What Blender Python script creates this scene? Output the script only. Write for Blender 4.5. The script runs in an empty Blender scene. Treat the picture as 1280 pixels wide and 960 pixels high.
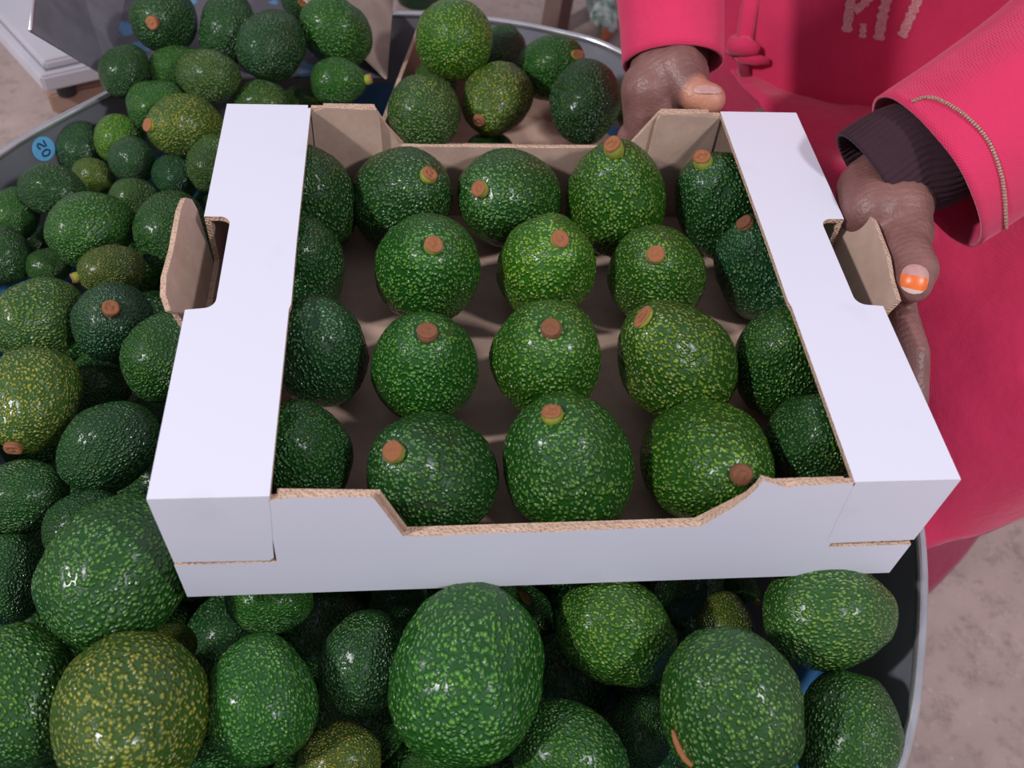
import bpy, bmesh, math, random
import numpy as np
from mathutils import Vector, Matrix, Euler, noise
from mathutils.bvhtree import BVHTree
random.seed(7)
SC = bpy.context.scene
COL = SC.collection
PI = math.pi

# ------------------------------------------------------------------ camera
# origin: centre of the carton's top rim; floor at z = FL (metres)
FL = -0.5
F = 1181.3                                    # focal length in pixels of a 1280x960 frame
cam_d = bpy.data.cameras.new('camera'); cam = bpy.data.objects.new('camera', cam_d); COL.objects.link(cam)
cam.location = (-.0696, -.3884, .3638); cam.rotation_euler = (.6948, -.0675, -.0733)
cam_d.sensor_fit = 'HORIZONTAL'; cam_d.sensor_width = 36; cam_d.lens = F / 1280 * 36
cam_d.clip_start = .01
cam_d.dof.use_dof = True; cam_d.dof.focus_distance = .56; cam_d.dof.aperture_fstop = 11
SC.camera = cam

# ------------------------------------------------------------------ world, lamps, exposure
w = bpy.data.worlds.new('hall_light'); SC.world = w; w.use_nodes = True
w.node_tree.nodes['Background'].inputs[0].default_value = (.86, .86, 1.0, 1)
w.node_tree.nodes['Background'].inputs[1].default_value = .42
def area(name, loc, to, size, power, col):
    d = bpy.data.lights.new(name, 'AREA'); d.shape = 'DISK'; d.size = size; d.energy = power; d.color = col
    o = bpy.data.objects.new(name, d); COL.objects.link(o); o.location = loc
    o.rotation_euler = (Vector(to) - Vector(loc)).to_track_quat('-Z', 'Y').to_euler()
area('hall_lamp_left', (-1.78, -.70, 1.52), (0, .1, -.1), .17, 44, (1, .985, 1))
area('hall_lamp_right', (1.15, -1.25, 1.6), (0, .1, -.1), .2, 29, (.98, .97, 1))
SC.view_settings.view_transform = 'Standard'; SC.view_settings.look = 'None'
SC.view_settings.gamma = 1; SC.view_settings.use_curve_mapping = False
SC.view_settings.exposure = 0.0

# ------------------------------------------------------------------ measuring helpers
CO = np.array(cam.location); CM = np.array(Euler(cam.rotation_euler).to_matrix())
def ray(px, py): return CM @ np.array([(px - 640) / F, (480 - py) / F, -1.])
def pt(px, py, t=None, x=None, y=None, z=None):
    d = ray(px, py)
    if t is None:
        for k, v in ((0, x), (1, y), (2, z)):
            if v is not None: t = (v - CO[k]) / d[k]
    return Vector(CO + d * t)

# ------------------------------------------------------------------ object helpers
def tag(o, label=None, cat=None, group=None, kind=None):
    if label: o['label'] = label
    if cat: o['category'] = cat
    if group: o['group'] = group
    if kind: o['kind'] = kind
    return o
def empty(name, loc, **k):
    o = bpy.data.objects.new(name, None); COL.objects.link(o); o.location = loc; o.empty_display_size = .02
    return tag(o, **k)
def obj(name, me, parent=None, mats=(), smooth=False, **k):
    if isinstance(me, bmesh.types.BMesh):
        bm = me; me = bpy.data.meshes.new(name); bm.normal_update(); bm.to_mesh(me); bm.free()
    for m in mats: me.materials.append(m)
    if smooth: me.polygons.foreach_set('use_smooth', [True] * len(me.polygons))
    o = bpy.data.objects.new(name, me); COL.objects.link(o)
    if parent:
        o.parent = parent
        root = parent
        off = Vector(parent.location)
        while root.parent: root = root.parent; off += Vector(root.location)
        o.location = -off if not k.pop('local', False) else (0, 0, 0)
    k.pop('local', None)
    return tag(o, **k)
def box_bm(c, s, bevel=0, rz=0, bm=None):
    b = bmesh.new(); bmesh.ops.create_cube(b, size=1)
    bmesh.ops.scale(b, vec=s, verts=b.verts)
    if bevel: bmesh.ops.bevel(b, geom=b.edges[:], offset=bevel, segments=2, affect='EDGES')
    bmesh.ops.rotate(b, cent=(0, 0, 0), matrix=Matrix.Rotation(rz, 3, 'Z'), verts=b.verts)
    bmesh.ops.translate(b, vec=c, verts=b.verts)
    if bm is None: return b
    me = bpy.data.meshes.new('t'); b.to_mesh(me); b.free(); bm.from_mesh(me); bpy.data.meshes.remove(me); return bm
def panel(poly, n, th, th_dir=-1):
    """polygon (3D points, front face looks along n) given thickness; materials 0 front, 1 back, 2 edge"""
    n = Vector(n).normalized()
    bm = bmesh.new(); P = [Vector(p) for p in poly]; N = len(P)
    f = [bm.verts.new(p) for p in P]; b = [bm.verts.new(p + n * th * th_dir) for p in P]
    ff = bm.faces.new(f); ff.normal_update()
    if ff.normal.dot(n) < 0: ff.normal_flip()
    bf = bm.faces.new(b); bf.normal_update()
    if bf.normal.dot(n) > 0: bf.normal_flip()
    bf.material_index = 1
    for i in range(N):
        q = bm.faces.new((f[i], f[(i + 1) % N], b[(i + 1) % N], b[i])); q.material_index = 2
    bmesh.ops.recalc_face_normals(bm, faces=bm.faces)
    return bm
def loft(rings, close=True, cap=True, bm=None):
    bm = bm or bmesh.new(); vs = [[bm.verts.new(p) for p in r] for r in rings]; n = len(rings[0])
    for a, b in zip(vs, vs[1:]):
        for i in range(n if close else n - 1):
            bm.faces.new((a[i], a[(i + 1) % n], b[(i + 1) % n], b[i]))
    if cap and close: bm.faces.new(vs[0][::-1]); bm.faces.new(vs[-1])
    bmesh.ops.recalc_face_normals(bm, faces=bm.faces)
    return bm
def catmull(P, n, closed=False):
    P = [Vector(p) for p in P]; out = []; N = len(P)
    for i in range(N if closed else N - 1):
        g = (lambda j: P[j % N]) if closed else (lambda j: P[min(max(j, 0), N - 1)])
        p0, p1, p2, p3 = g(i - 1), g(i), g(i + 1), g(i + 2)
        for k in range(n):
            t = k / n
            out.append(.5 * ((2 * p1) + (p2 - p0) * t + (2 * p0 - 5 * p1 + 4 * p2 - p3) * t * t + (3 * p1 - p0 - 3 * p2 + p3) * t ** 3))
    if not closed: out.append(P[-1].copy())
    return out
def tube(path, r, n=10, closed=False, cap=True, bm=None, squash=None):
    path = [Vector(p) for p in path]; rr = r if isinstance(r, (list, tuple)) else [r] * len(path)
    rings = []; N = len(path); ref = None
    for i, p in enumerate(path):
        a = path[(i - 1) % N] if closed or i > 0 else p; b = path[(i + 1) % N] if closed or i < N - 1 else p
        t = (b - a).normalized()
        if ref is None:
            ref = Vector((0, 0, 1)) if abs(t.z) < .9 else Vector((1, 0, 0))
        u = (ref - t * ref.dot(t)).normalized(); ref = u; v = t.cross(u)
        s = squash or (1, 1)
        rings.append([p + (u * math.cos(k * 2 * PI / n) * s[0] + v * math.sin(k * 2 * PI / n) * s[1]) * rr[i] for k in range(n)])
    if closed: rings.append(rings[0])
    bm = loft(rings, cap=cap and not closed, bm=bm)
    if closed: bmesh.ops.remove_doubles(bm, verts=bm.verts, dist=1e-6)
    return bm

# ------------------------------------------------------------------ materials
def mat(name, col, rough=.6, metal=0, spec=.5):
    m = bpy.data.materials.new(name); m.use_nodes = True
    b = m.node_tree.nodes['Principled BSDF']
    b.inputs['Base Color'].default_value = (*col, 1); b.inputs['Roughness'].default_value = rough
    b.inputs['Metallic'].default_value = metal; b.inputs['Specular IOR Level'].default_value = spec
    return m
class NT:
    def __init__(s, m): s.t = m.node_tree; s.b = s.t.nodes['Principled BSDF']
    def n(s, typ, **k):
        x = s.t.nodes.new(typ)
        for a, v in k.items():
            if a in x.inputs: x.inputs[a].default_value = v
            else: setattr(x, a, v)
        return x
    def l(s, a, b): s.t.links.new(a, b)
    def ramp(s, fac, stops):
        r = s.n('ShaderNodeValToRGB'); e = r.color_ramp.elements
        while len(e) < len(stops): e.new(.5)
        for q, (p, c) in zip(e, stops): q.position = p; q.color = (*c, 1) if len(c) == 3 else c
        s.l(fac, r.inputs[0]); return r.outputs[0]
    def mix(s, fac, a, b, mode='MIX'):
        x = s.n('ShaderNodeMix', data_type='RGBA', blend_type=mode)
        for i, v in ((0, fac), (6, a), (7, b)):
            if hasattr(v, 'is_linked') or hasattr(v, 'links'): s.l(v, x.inputs[i])
            else: x.inputs[i].default_value = v if i == 0 else (*v, 1)
        return x.outputs[2]
    def noise(s, vec, scale, detail=4, rough=.55):
        x = s.n('ShaderNodeTexNoise'); x.inputs['Scale'].default_value = scale; x.inputs['Detail'].default_value = detail
        x.inputs['Roughness'].default_value = rough
        if vec is not None: s.l(vec, x.inputs['Vector'])
        return x.outputs['Fac']
    def bump(s, h, dist, strength=1, prev=None):
        x = s.n('ShaderNodeBump'); x.inputs['Distance'].default_value = dist; x.inputs['Strength'].default_value = strength
        s.l(h, x.inputs['Height'])
        if prev is not None: s.l(prev, x.inputs['Normal'])
        return x.outputs[0]
def coords(nt, which='Object'): return nt.n('ShaderNodeTexCoord').outputs[which]
def noisy(name, c1, c2, scale, rough=.6, metal=0, bump=0, bscale=None, detail=5, spec=.5):
    m = mat(name, c1, rough, metal, spec); nt = NT(m); co = coords(nt)
    f = nt.noise(co, scale, detail)
    nt.l(nt.ramp(f, [(.35, c1), (.65, c2)]), nt.b.inputs['Base Color'])
    if bump: nt.l(nt.bump(nt.noise(co, bscale or scale * 4, 6), bump), nt.b.inputs['Normal'])
    return m

def avocado_mat():
    m = mat('avocado_skin', (.05, .2, .05), .3); nt = NT(m)
    oi = nt.n('ShaderNodeObjectInfo'); co = coords(nt); sm = nt.n('ShaderNodeAttribute', attribute_name='stemward').outputs['Fac']
    cr = nt.n('ShaderNodeVectorMath', operation='SCALE'); nt.l(oi.outputs['Location'], cr.inputs[0]); cr.inputs['Scale'].default_value = 37
    mp = nt.n('ShaderNodeVectorMath', operation='ADD'); nt.l(co, mp.inputs[0]); nt.l(cr.outputs[0], mp.inputs[1]); mp = mp.outputs[0]
    big = nt.noise(mp, 1.3, 3); fine = nt.noise(mp, 30, 3, .6); mid = nt.noise(mp, 7, 3, .6)
    # warped cell pattern = pebbles
    wn = nt.n('ShaderNodeTexNoise'); wn.inputs['Scale'].default_value = 9; wn.inputs['Detail'].default_value = 2; nt.l(mp, wn.inputs['Vector'])
    ws = nt.n('ShaderNodeVectorMath', operation='SCALE'); ws.inputs['Scale'].default_value = .06; nt.l(wn.outputs['Color'], ws.inputs[0])
    wa = nt.n('ShaderNodeVectorMath', operation='ADD'); nt.l(mp, wa.inputs[0]); nt.l(ws.outputs[0], wa.inputs[1])
    sq = nt.n('ShaderNodeVectorMath', operation='MULTIPLY'); nt.l(wa.outputs[0], sq.inputs[0]); sq.inputs[1].default_value = (1, 1, .74)
    vo = nt.n('ShaderNodeTexVoronoi'); vo.feature = 'SMOOTH_F1'; vo.inputs['Scale'].default_value = 15.0; vo.inputs['Smoothness'].default_value = .2
    nt.l(sq.outputs[0], vo.inputs['Vector'])
    peb = nt.ramp(vo.outputs['Distance'], [(.05, (1, 1, 1)), (.25, (.8, .8, .8)), (.45, (.35, .35, .35)), (.62, (0, 0, 0))])
    base = oi.outputs['Color']
    dark = nt.mix(1, base, (.27, .48, .27), 'MULTIPLY')
    light = nt.mix(1, base, (2.7, 2.0, 1.3), 'MULTIPLY')
    yel = nt.mix(1, base, (4.2, 2.6, .9), 'MULTIPLY')
    l2 = nt.mix(nt.ramp(big, [(.5, (0, 0, 0)), (.72, (1, 1, 1))]), light, yel)
    c = nt.mix(nt.ramp(peb, [(.15, (0, 0, 0)), (1, (1, 1, 1))]), dark, l2)
    c = nt.mix(nt.ramp(mid, [(.45, (0, 0, 0)), (.7, (.45, .45, .45))]), c, dark)
    sc = nt.noise(mp, 4.5, 5, .7)
    c = nt.mix(nt.ramp(sc, [(.74, (0, 0, 0)), (.79, (.7, .7, .7))]), c, (.10, .045, .03))
    nt.l(c, nt.b.inputs['Base Color'])
    nt.l(nt.ramp(fine, [(.3, (.24, .24, .24)), (.7, (.34, .34, .34))]), nt.b.inputs['Roughness'])
    nt.b.inputs['Specular IOR Level'].default_value = .55
    st = nt.n('ShaderNodeMath', operation='MULTIPLY'); nt.l(peb, st.inputs[0]); nt.l(sm, st.inputs[1])
    n1 = nt.bump(st.outputs[0], .0017, .9)
    nt.l(nt.bump(fine, .0002, .5, n1), nt.b.inputs['Normal'])
    return m
M = {}
M['avo'] = avocado_mat()
M['stem_side'] = noisy('stem_collar', (.42, .45, .04), (.16, .17, .03), 900, .5, bump=.0004)
M['stem_cut'] = noisy('stem_cut_wood', (.60, .23, .09), (.30, .10, .04), 500, .7, bump=.0006, bscale=1500)
M['stem_brown'] = noisy('stem_dry', (.36, .13, .055), (.15, .06, .03), 700, .75, bump=.0004)

def white_board():
    m = mat('white_coated_board', (.78, .765, .83), .42, spec=.4); nt = NT(m); co = coords(nt)
    f = nt.noise(co, 16, 6, .6); g = nt.noise(co, 5, 3)
    c = nt.mix(nt.ramp(f, [(.62, (0, 0, 0)), (.8, (.5, .5, .5))]), (.67, .662, .765), (.56, .54, .61))
    nt.l(c, nt.b.inputs['Base Color'])
    wv = nt.n('ShaderNodeTexWave', wave_type='BANDS', bands_direction='X'); wv.inputs['Scale'].default_value = 70; nt.l(co, wv.inputs['Vector'])
    n1 = nt.bump(g, .0025, .5)
    nt.l(nt.bump(wv.outputs['Fac'], .00003, .2, n1), nt.b.inputs['Normal'])
    return m
M['white'] = white_board()
def kraft_mat(name, c1, c2, edge=False):
    m = mat(name, c1, .8, spec=.2); nt = NT(m); co = coords(nt)
    f = nt.noise(co, 60, 8, .7); g = nt.noise(co, 9, 4)
    c = nt.mix(nt.ramp(f, [(.35, (0, 0, 0)), (.7, (1, 1, 1))]), c1, c2)
    c = nt.mix(nt.ramp(g, [(.5, (0, 0, 0)), (.75, (.6, .6, .6))]), c, tuple(x * .8 for x in c1))
    nt.l(c, nt.b.inputs['Base Color'])
    if edge:
        wv = nt.n('ShaderNodeTexVoronoi'); wv.inputs['Scale'].default_value = 650; nt.l(co, wv.inputs['Vector'])
        nt.l(nt.mix(nt.ramp(wv.outputs['Distance'], [(.12, (.6, .6, .6)), (.4, (0, 0, 0))]), c, (.2, .12, .08)), nt.b.inputs['Base Color'])
        nt.l(nt.bump(wv.outputs['Distance'], .0012, .8), nt.b.inputs['Normal'])
    else: nt.l(nt.bump(f, .0004, .5), nt.b.inputs['Normal'])
    return m
M['kraft'] = kraft_mat('brown_kraft_board', (.40, .27, .215), (.50, .35, .28))
M['edge'] = kraft_mat('corrugated_cut_edge', (.50, .33, .24), (.60, .42, .32), True)
M['skin'] = None
def skin_mat():
    m = mat('brown_skin', (.17, .08, .07), .45, spec=.45); nt = NT(m); co = coords(nt)
    f = nt.noise(co, 38, 6, .6); g = nt.noise(co, 420, 4)
    pad = nt.n('ShaderNodeAttribute', attribute_name='pad').outputs['Fac']
    c = nt.mix(nt.ramp(f, [(.3, (0, 0, 0)), (.7, (1, 1, 1))]), (.15, .064, .056), (.25, .118, .104))
    c = nt.mix(pad, c, (.44, .19, .125))
    nt.l(c, nt.b.inputs['Base Color'])
    vo = nt.n('ShaderNodeTexVoronoi'); vo.inputs['Scale'].default_value = 500; nt.l(co, vo.inputs['Vector'])
    n1 = nt.bump(vo.outputs['Distance'], .0005, .45)
    wv = nt.n('ShaderNodeTexWave', wave_type='BANDS', bands_direction='Y'); wv.inputs['Scale'].default_value = 75
    wv.inputs['Distortion'].default_value = 5; wv.inputs['Detail'].default_value = 3; nt.l(co, wv.inputs['Vector'])
    nt.l(nt.bump(wv.outputs['Fac'], .0004, .3, nt.bump(g, .0006, .4, n1)), nt.b.inputs['Normal'])
    nt.b.inputs['Subsurface Weight'].default_value = .05
    return m
M['skin'] = skin_mat()
M['nail'] = noisy('bare_nail', (.50, .27, .25), (.42, .22, .2), 300, .3)
M['polish'] = noisy('orange_polish', (.78, .17, .03), (.66, .12, .03), 250, .35)
M['nail_tip'] = mat('nail_tip', (.6, .45, .4), .35)
def cloth(name, c1, c2, s=900, sheen=.35):
    m = mat(name, c1, .85, spec=.2); nt = NT(m); co = coords(nt)
    f = nt.noise(co, 30, 5); 
    nt.l(nt.mix(f, c1, c2), nt.b.inputs['Base Color'])
    a = nt.n('ShaderNodeTexWave', wave_type='BANDS', bands_direction='X'); a.inputs['Scale'].default_value = s / 3.5; nt.l(co, a.inputs['Vector'])
    b = nt.n('ShaderNodeTexWave', wave_type='BANDS', bands_direction='Z'); b.inputs['Scale'].default_value = s / 3.5; nt.l(co, b.inputs['Vector'])
    n1 = nt.bump(a.outputs['Fac'], .0003, .35); n2 = nt.bump(b.outputs['Fac'], .0003, .35, n1)
    nt.l(nt.bump(nt.noise(co, 14, 4), .012, .5, n2), nt.b.inputs['Normal'])
    nt.b.inputs['Sheen Weight'].default_value = sheen; nt.b.inputs['Sheen Tint'].default_value = (1, .6, .7, 1)
    return m
M['robe'] = cloth('crimson_cloth', (.56, .024, .088), (.64, .034, .112))
M['robe2'] = cloth('wine_cloth', (.27, .022, .06), (.33, .03, .075))
M['rib'] = cloth('dark_rib_knit', (.028, .012, .018), (.045, .02, .028), 900, .1)
M['scarf'] = cloth('dark_headscarf', (.05, .03, .05), (.07, .04, .06))
M['gold'] = noisy('gold_thread', (.75, .52, .40), (.45, .22, .18), 1500, .3, .4, bump=.001, bscale=2500)
M['glitter'] = noisy('glitter_print', (.95, .62, .58), (.62, .12, .17), 1100, .35, .2, bump=.001, bscale=2000, detail=2)
M['steel'] = noisy('dull_steel', (.23, .235, .27), (.17, .17, .20), 14, .38, .35, bump=.0003)
M['rim'] = noisy('bright_steel_rim', (.74, .73, .77), (.60, .6, .63), 30, .25, .85)
M['bluepaint'] = noisy('blue_enamel', (.07, .24, .52), (.05, .18, .40), 20, .45)
def pan_floor():
    m = mat('peeling_shaded_blue_pan', (.1, .25, .5), .5); nt = NT(m); co = coords(nt)
    f = nt.noise(co, 26, 5)
    nt.l(nt.ramp(f, [(.40, (.10, .25, .46)), (.44, (.10, .085, .105))]), nt.b.inputs['Base Color']); return m  # dark tone is peeled paint plus painted-in shade among the fruit
M['pan_floor'] = pan_floor()
M['panmetal'] = noisy('stained_pan_metal', (.30, .28, .33), (.20, .185, .20), 18, .42, .35, bump=.0006)
M['panback'] = noisy('beige_pan_back', (.42, .34, .29), (.30, .24, .19), 16, .6, .1, bump=.0008)  # beige tone of the right wall, warmer and paler than the grey left one
M['scale'] = noisy('white_plastic', (.62, .58, .64), (.56, .53, .58), 10, .5)
M['groove'] = mat('groove_grey', (.22, .2, .23), .6)
M['rubber'] = mat('black_rubber', (.03, .03, .035), .7)
def wood_mat(name, c1, c2):
    m = mat(name, c1, .7); nt = NT(m); co = coords(nt)
    mp = nt.n('ShaderNodeMapping'); mp.inputs['Scale'].default_value = (6, 6, 60); nt.l(co, mp.inputs[0])
    nt.l(nt.mix(nt.noise(mp.outputs[0], 3, 6), c1, c2), nt.b.inputs['Base Color']); return m
M['wood'] = wood_mat('pale_wood', (.50, .33, .25), (.36, .23, .17))
M['darkwood'] = wood_mat('brown_wood', (.22, .14, .12), (.14, .085, .07))
def floor_mat():
    m = mat('terrazzo_concrete', (.4, .33, .3), .55, spec=.35); nt = NT(m); co = coords(nt)
    a = nt.noise(co, 5, 6, .6); b = nt.noise(co, 30, 8, .75)
    c = nt.mix(nt.ramp(a, [(.35, (0, 0, 0)), (.68, (1, 1, 1))]), (.60, .455, .41), (.38, .285, .25))
    c = nt.mix(nt.ramp(b, [(.5, (0, 0, 0)), (.72, (.75, .75, .75))]), c, (.20, .165, .145))
    v = nt.n('ShaderNodeTexVoronoi'); v.inputs['Scale'].default_value = 75; nt.l(co, v.inputs['Vector'])
    c = nt.mix(nt.ramp(v.outputs['Distance'], [(.10, (.5, .5, .5)), (.2, (0, 0, 0))]), c, (.60, .54, .50))
    v2 = nt.n('ShaderNodeTexVoronoi'); v2.inputs['Scale'].default_value = 48; nt.l(co, v2.inputs['Vector'])
    c = nt.mix(nt.ramp(v2.outputs['Distance'], [(.06, (.25, .25, .25)), (.25, (0, 0, 0))]), c, (.16, .12, .10))
    nt.l(c, nt.b.inputs['Base Color']); nt.l(nt.bump(b, .003, .4), nt.b.inputs['Normal']); return m
M['floor'] = floor_mat()
M['green'] = noisy('green_plastic', (.015, .12, .05), (.01, .07, .03), 30, .35)
M['orange'] = noisy('orange_root', (.62, .20, .07), (.5, .15, .05), 60, .5)
M['glassgreen'] = noisy('green_white_wrapper', (.04, .14, .08), (.55, .6, .58), 40, .3)
M['sticker'] = noisy('blue_sticker', (.12, .42, .72), (.16, .48, .76), 80, .4)
M['ink'] = mat('navy_ink', (.01, .03, .12), .5)

# ------------------------------------------------------------------ floor
bm = bmesh.new(); bmesh.ops.create_grid(bm, x_segments=2, y_segments=2, size=4)
bmesh.ops.translate(bm, vec=(0, 0, FL), verts=bm.verts)
obj('floor', bm, mats=[M['floor']], kind='structure')

# ------------------------------------------------------------------ basin on its stand
RZ = -.13
rim_pts = [(.24, -.105), (.255, -.02), (.262, .08), (.25, .2), (.21, .33), (.13, .44), (.074, .474), (.004, .494), (-.08, .501),
           (-.18, .485), (-.27, .43), (-.337, .353), (-.403, .267), (-.445, .15), (-.455, .02), (-.43, -.12), (-.36, -.25),
           (-.25, -.34), (-.12, -.385), (.01, -.375), (.11, -.32), (.179, -.242), (.213, -.179)]
RIM = catmull([(x, y, RZ) for x, y in rim_pts], 6, True)
BC = Vector((-.1, .07, 0))
def rimscale(off, z):
    out = []
    for i, p in enumerate(RIM):
        t = (RIM[(i + 1) % len(RIM)] - RIM[i - 1]).normalized(); nrm = Vector((t.y, -t.x, 0))   # outward
        q = p + nrm * off; out.append(Vector((q.x, q.y, z)))
    return out
BB = -.295
basin = empty('metal_basin', (BC.x, BC.y, BB - .004), label='large shallow steel basin with bright rolled rim, heaped with avocados', cat='basin')
prof = [(0, RZ), (-.004, RZ - .012), (-.018, -.19), (-.034, -.25), (-.055, -.283), (-.09, BB)]
bm = loft([rimscale(o, z) for o, z in prof] + [rimscale(o + (.002 if i else 0), z - .002) for i, (o, z) in enumerate(prof)][::-1][:-1] + [rimscale(.002, RZ)], cap=False)
obj('wall', bm, basin, [M['steel']], True)
obj('rolled_rim', tube(RIM, .0033, 10, True), basin, [M['rim']], True, label='bright polished rolled rim')
bm = bmesh.new()
bm.faces.new([bm.verts.new(p) for p in rimscale(-.089, BB)]); bm.faces.new([bm.verts.new(p) for p in rimscale(-.089, BB - .003)][::-1])
obj('bottom', bm, basin, [M['steel']])
bm = loft([rimscale(-.0365, -.252), rimscale(-.0195, -.195)], cap=False)
obj('painted_band', bm, basin, [M['bluepaint']], True, label='blue band low on the inner wall')
# round sticker with the number 20 on the inner wall
def wall_pt(s, d):
    """point on inner wall: s index along the rim (float), d metres below the rim"""
    i = int(math.floor(s)) % len(RIM); f = s - math.floor(s)
    o = -.004 - (d - .012) / .048 * .014 if d > .012 else -.004 * d / .012
    a, b = rimscale(o, RZ - d)[i], rimscale(o, RZ - d)[(i + 1) % len(RIM)]
    return a.lerp(b, f)
cpx = pt(37, 178, z=RZ - .014)
s0 = min(range(len(RIM)), key=lambda i: (RIM[i] - cpx).length)
seg = (RIM[s0 + 1] - RIM[s0]).length; t0 = (RIM[s0 + 1] - RIM[s0]).normalized(); s0 = s0 + (cpx - RIM[s0]).dot(t0) / seg
def on_wall(u, v, lift): # u along rim (m), v down from the sticker centre (m)
    p = wall_pt(s0 + u / seg, max(.001, .0135 + v)); i = int(s0); t = (RIM[(i + 1) % len(RIM)] - RIM[i]).normalized()
    return p + Vector((-t.y, t.x, .25)).normalized() * lift
bm = bmesh.new(); c = bm.verts.new(on_wall(0, 0, .0012)); ring = [bm.verts.new(on_wall(.0105 * math.cos(a), .0095 * math.sin(a), .0012)) for a in [k * PI / 16 for k in range(32)]]
for k in range(32): bm.faces.new((c, ring[k], ring[(k + 1) % 32]))
stk = obj('round_sticker', bm, basin, [M['sticker']], label='round blue sticker printed 20')
def stroke_wall(pts_, wd):
    bm = bmesh.new(); prev = None
    for i, (u, v) in enumerate(pts_):
        a = pts_[max(i - 1, 0)]; b = pts_[min(i + 1, len(pts_) - 1)]
        dx, dy = b[0] - a[0], b[1] - a[1]; L = math.hypot(dx, dy) or 1; nx, ny = -dy / L * wd, dx / L * wd
        q = (bm.verts.new(on_wall(u + nx, v + ny, .0018)), bm.verts.new(on_wall(u - nx, v - ny, .0018)))
        if prev: bm.faces.new((prev[0], prev[1], q[1], q[0]))
        prev = q
    return bm
k = .0030
zero = [(-.0002 + 1.25 * k * math.cos(a), .0035 + .75 * k * math.sin(a)) for a in [i * PI / 8 for i in range(17)]]
two = [(-1.1 * k, -.0062), (-1.1 * k, -.001), (-.5 * k, -.0015), (.2 * k, -.0045), (.7 * k, -.0058), (1.2 * k, -.0048), (1.25 * k, -.0028), (.8 * k, -.0012)]
obj('digit', stroke_wall(zero, .0007), stk, [M['ink']])
obj('digit', stroke_wall(two, .0007), stk, [M['ink']])

stand = empty('wooden_stand', (BC.x, BC.y, FL), label='low brown wooden stand under the metal basin', cat='stand')
for (sx, sy) in ((-1, -1), (-1, 1), (1, -1), (1, 1)):
    obj('leg', box_bm((BC.x + sx * .17, BC.y + sy * .2, FL + .085), (.05, .05, .17), .003), stand, [M['darkwood']])
for k in range(5):
    obj('board', box_bm((BC.x - .18 + k * .09, BC.y, BB - .0045 - .014), (.08, .5, .026), .002), stand, [M['darkwood']])

# ------------------------------------------------------------------ the held carton
W2, D2, H, S, TH = .19, .1505, .0926, .0534, .0032
carton = empty('white_carton', (0, 0, -H), label='open white corrugated carton with side handles, filled with five columns of upright avocados', cat='box')
WK = [M['white'], M['kraft'], M['edge']]
KK = [M['kraft'], M['kraft'], M['edge']]
obj('bottom_panel', panel([(-W2 + TH, -D2 + TH, -H + TH), (W2 - TH, -D2 + TH, -H + TH), (W2 - TH, D2 - TH, -H + TH), (-W2 + TH, D2 - TH, -H + TH)], (0, 0, 1), TH), carton, [M['kraft'], M['white'], M['edge']])
def jag(p0, p1, n, amp, seed):
    r = random.Random(seed); out = []
    for i in range(n):
        t = i / n; a = amp if 0 < i else 0
        out.append((p0[0] + (p1[0] - p0[0]) * t, p0[1] + (p1[1] - p0[1]) * t + r.uniform(-a, a)))
    return out
# front wall outline in (x, z), torn a little at the right corner
fo = [(-W2, -H), (W2, -H), (W2, -.0615), (.1445, -.0615), (.1385, -.001)] + jag((.137, -.001), (.097, -.003), 6, .0008, 3) + [(.0905, .003), (.0895, -.0035), (.086, -.013), (.082, -.020), (.0700, -.0365)] \
    + jag((.068, -.037), (-.074, -.0385), 12, .0005, 5) + [(-.078, -.038), (-.0905, -.004)] + jag((-.092, -.003), (-.137, -.001), 4, .0004, 8) + [(-.139, -.004), (-.1405, -.0595), (-W2, -.0595)]
obj('front_wall', panel([(x, -D2, z) for x, z in fo], (0, -1, 0), TH), carton, WK)
# inner ply of the front wall, a second brown edge behind the white one
fi = [(-.134, -.06), (.134, -.06)] + [(.134, -.004), (.098, -.0045), (.083, -.022), (.068, -.0385), (-.076, -.0395), (-.088, -.006), (-.134, -.003)]
obj('inner_ply', panel([(x, -D2 + TH + .0003, z) for x, z in fi], (0, -1, 0), TH * .8), carton, KK)
bo = [(-W2, -H), (W2, -H), (W2, -.0615), (.1445, -.0615), (.1385, -.001), (.094, 0), (.077, -.028)] + jag((.076, -.0285), (-.079, -.0295), 10, .0003, 12) + [(-.08, -.029), (-.0955, .0), (-.1385, 0), (-.1405, -.0615), (-W2, -.0615)]
obj('back_wall', panel([(x, D2, z) for x, z in bo], (0, 1, 0), TH), carton, WK)
for sx in (-1, 1):   # folded corner flaps standing just inside the back wall
    c = [(sx * .1365, -.085), (sx * .1365, -.0025), (sx * .127, .001), (sx * .0945, .001), (sx * .0925, -.003), (sx * .091, -.05), (sx * .10, -.085)]
    obj('corner_ply', panel([(x, D2 - TH - .001 - (.002 if abs(x) < .1 else 0), z) for x, z in c], (0, -1, 0), TH * .8), carton, KK)
    c = [(sx * .129, -.0005), (sx * .096, -.0005), (sx * .094, -.008), (sx * .078, -.0295), (sx * .079, -.04), (sx * .10, -.06)]
    obj('corner_ply', panel([(x, D2 + .0004, z) for x, z in c], (0, 1, 0), -TH * .8), carton, KK)
HY0, HY1, HZ = -.034, .040, -.034
def arc(cx, cy, r, a0, a1, n=5): return [(cx + r * math.cos(a0 + (a1 - a0) * i / n), cy + r * math.sin(a0 + (a1 - a0) * i / n)) for i in range(n + 1)]
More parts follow.
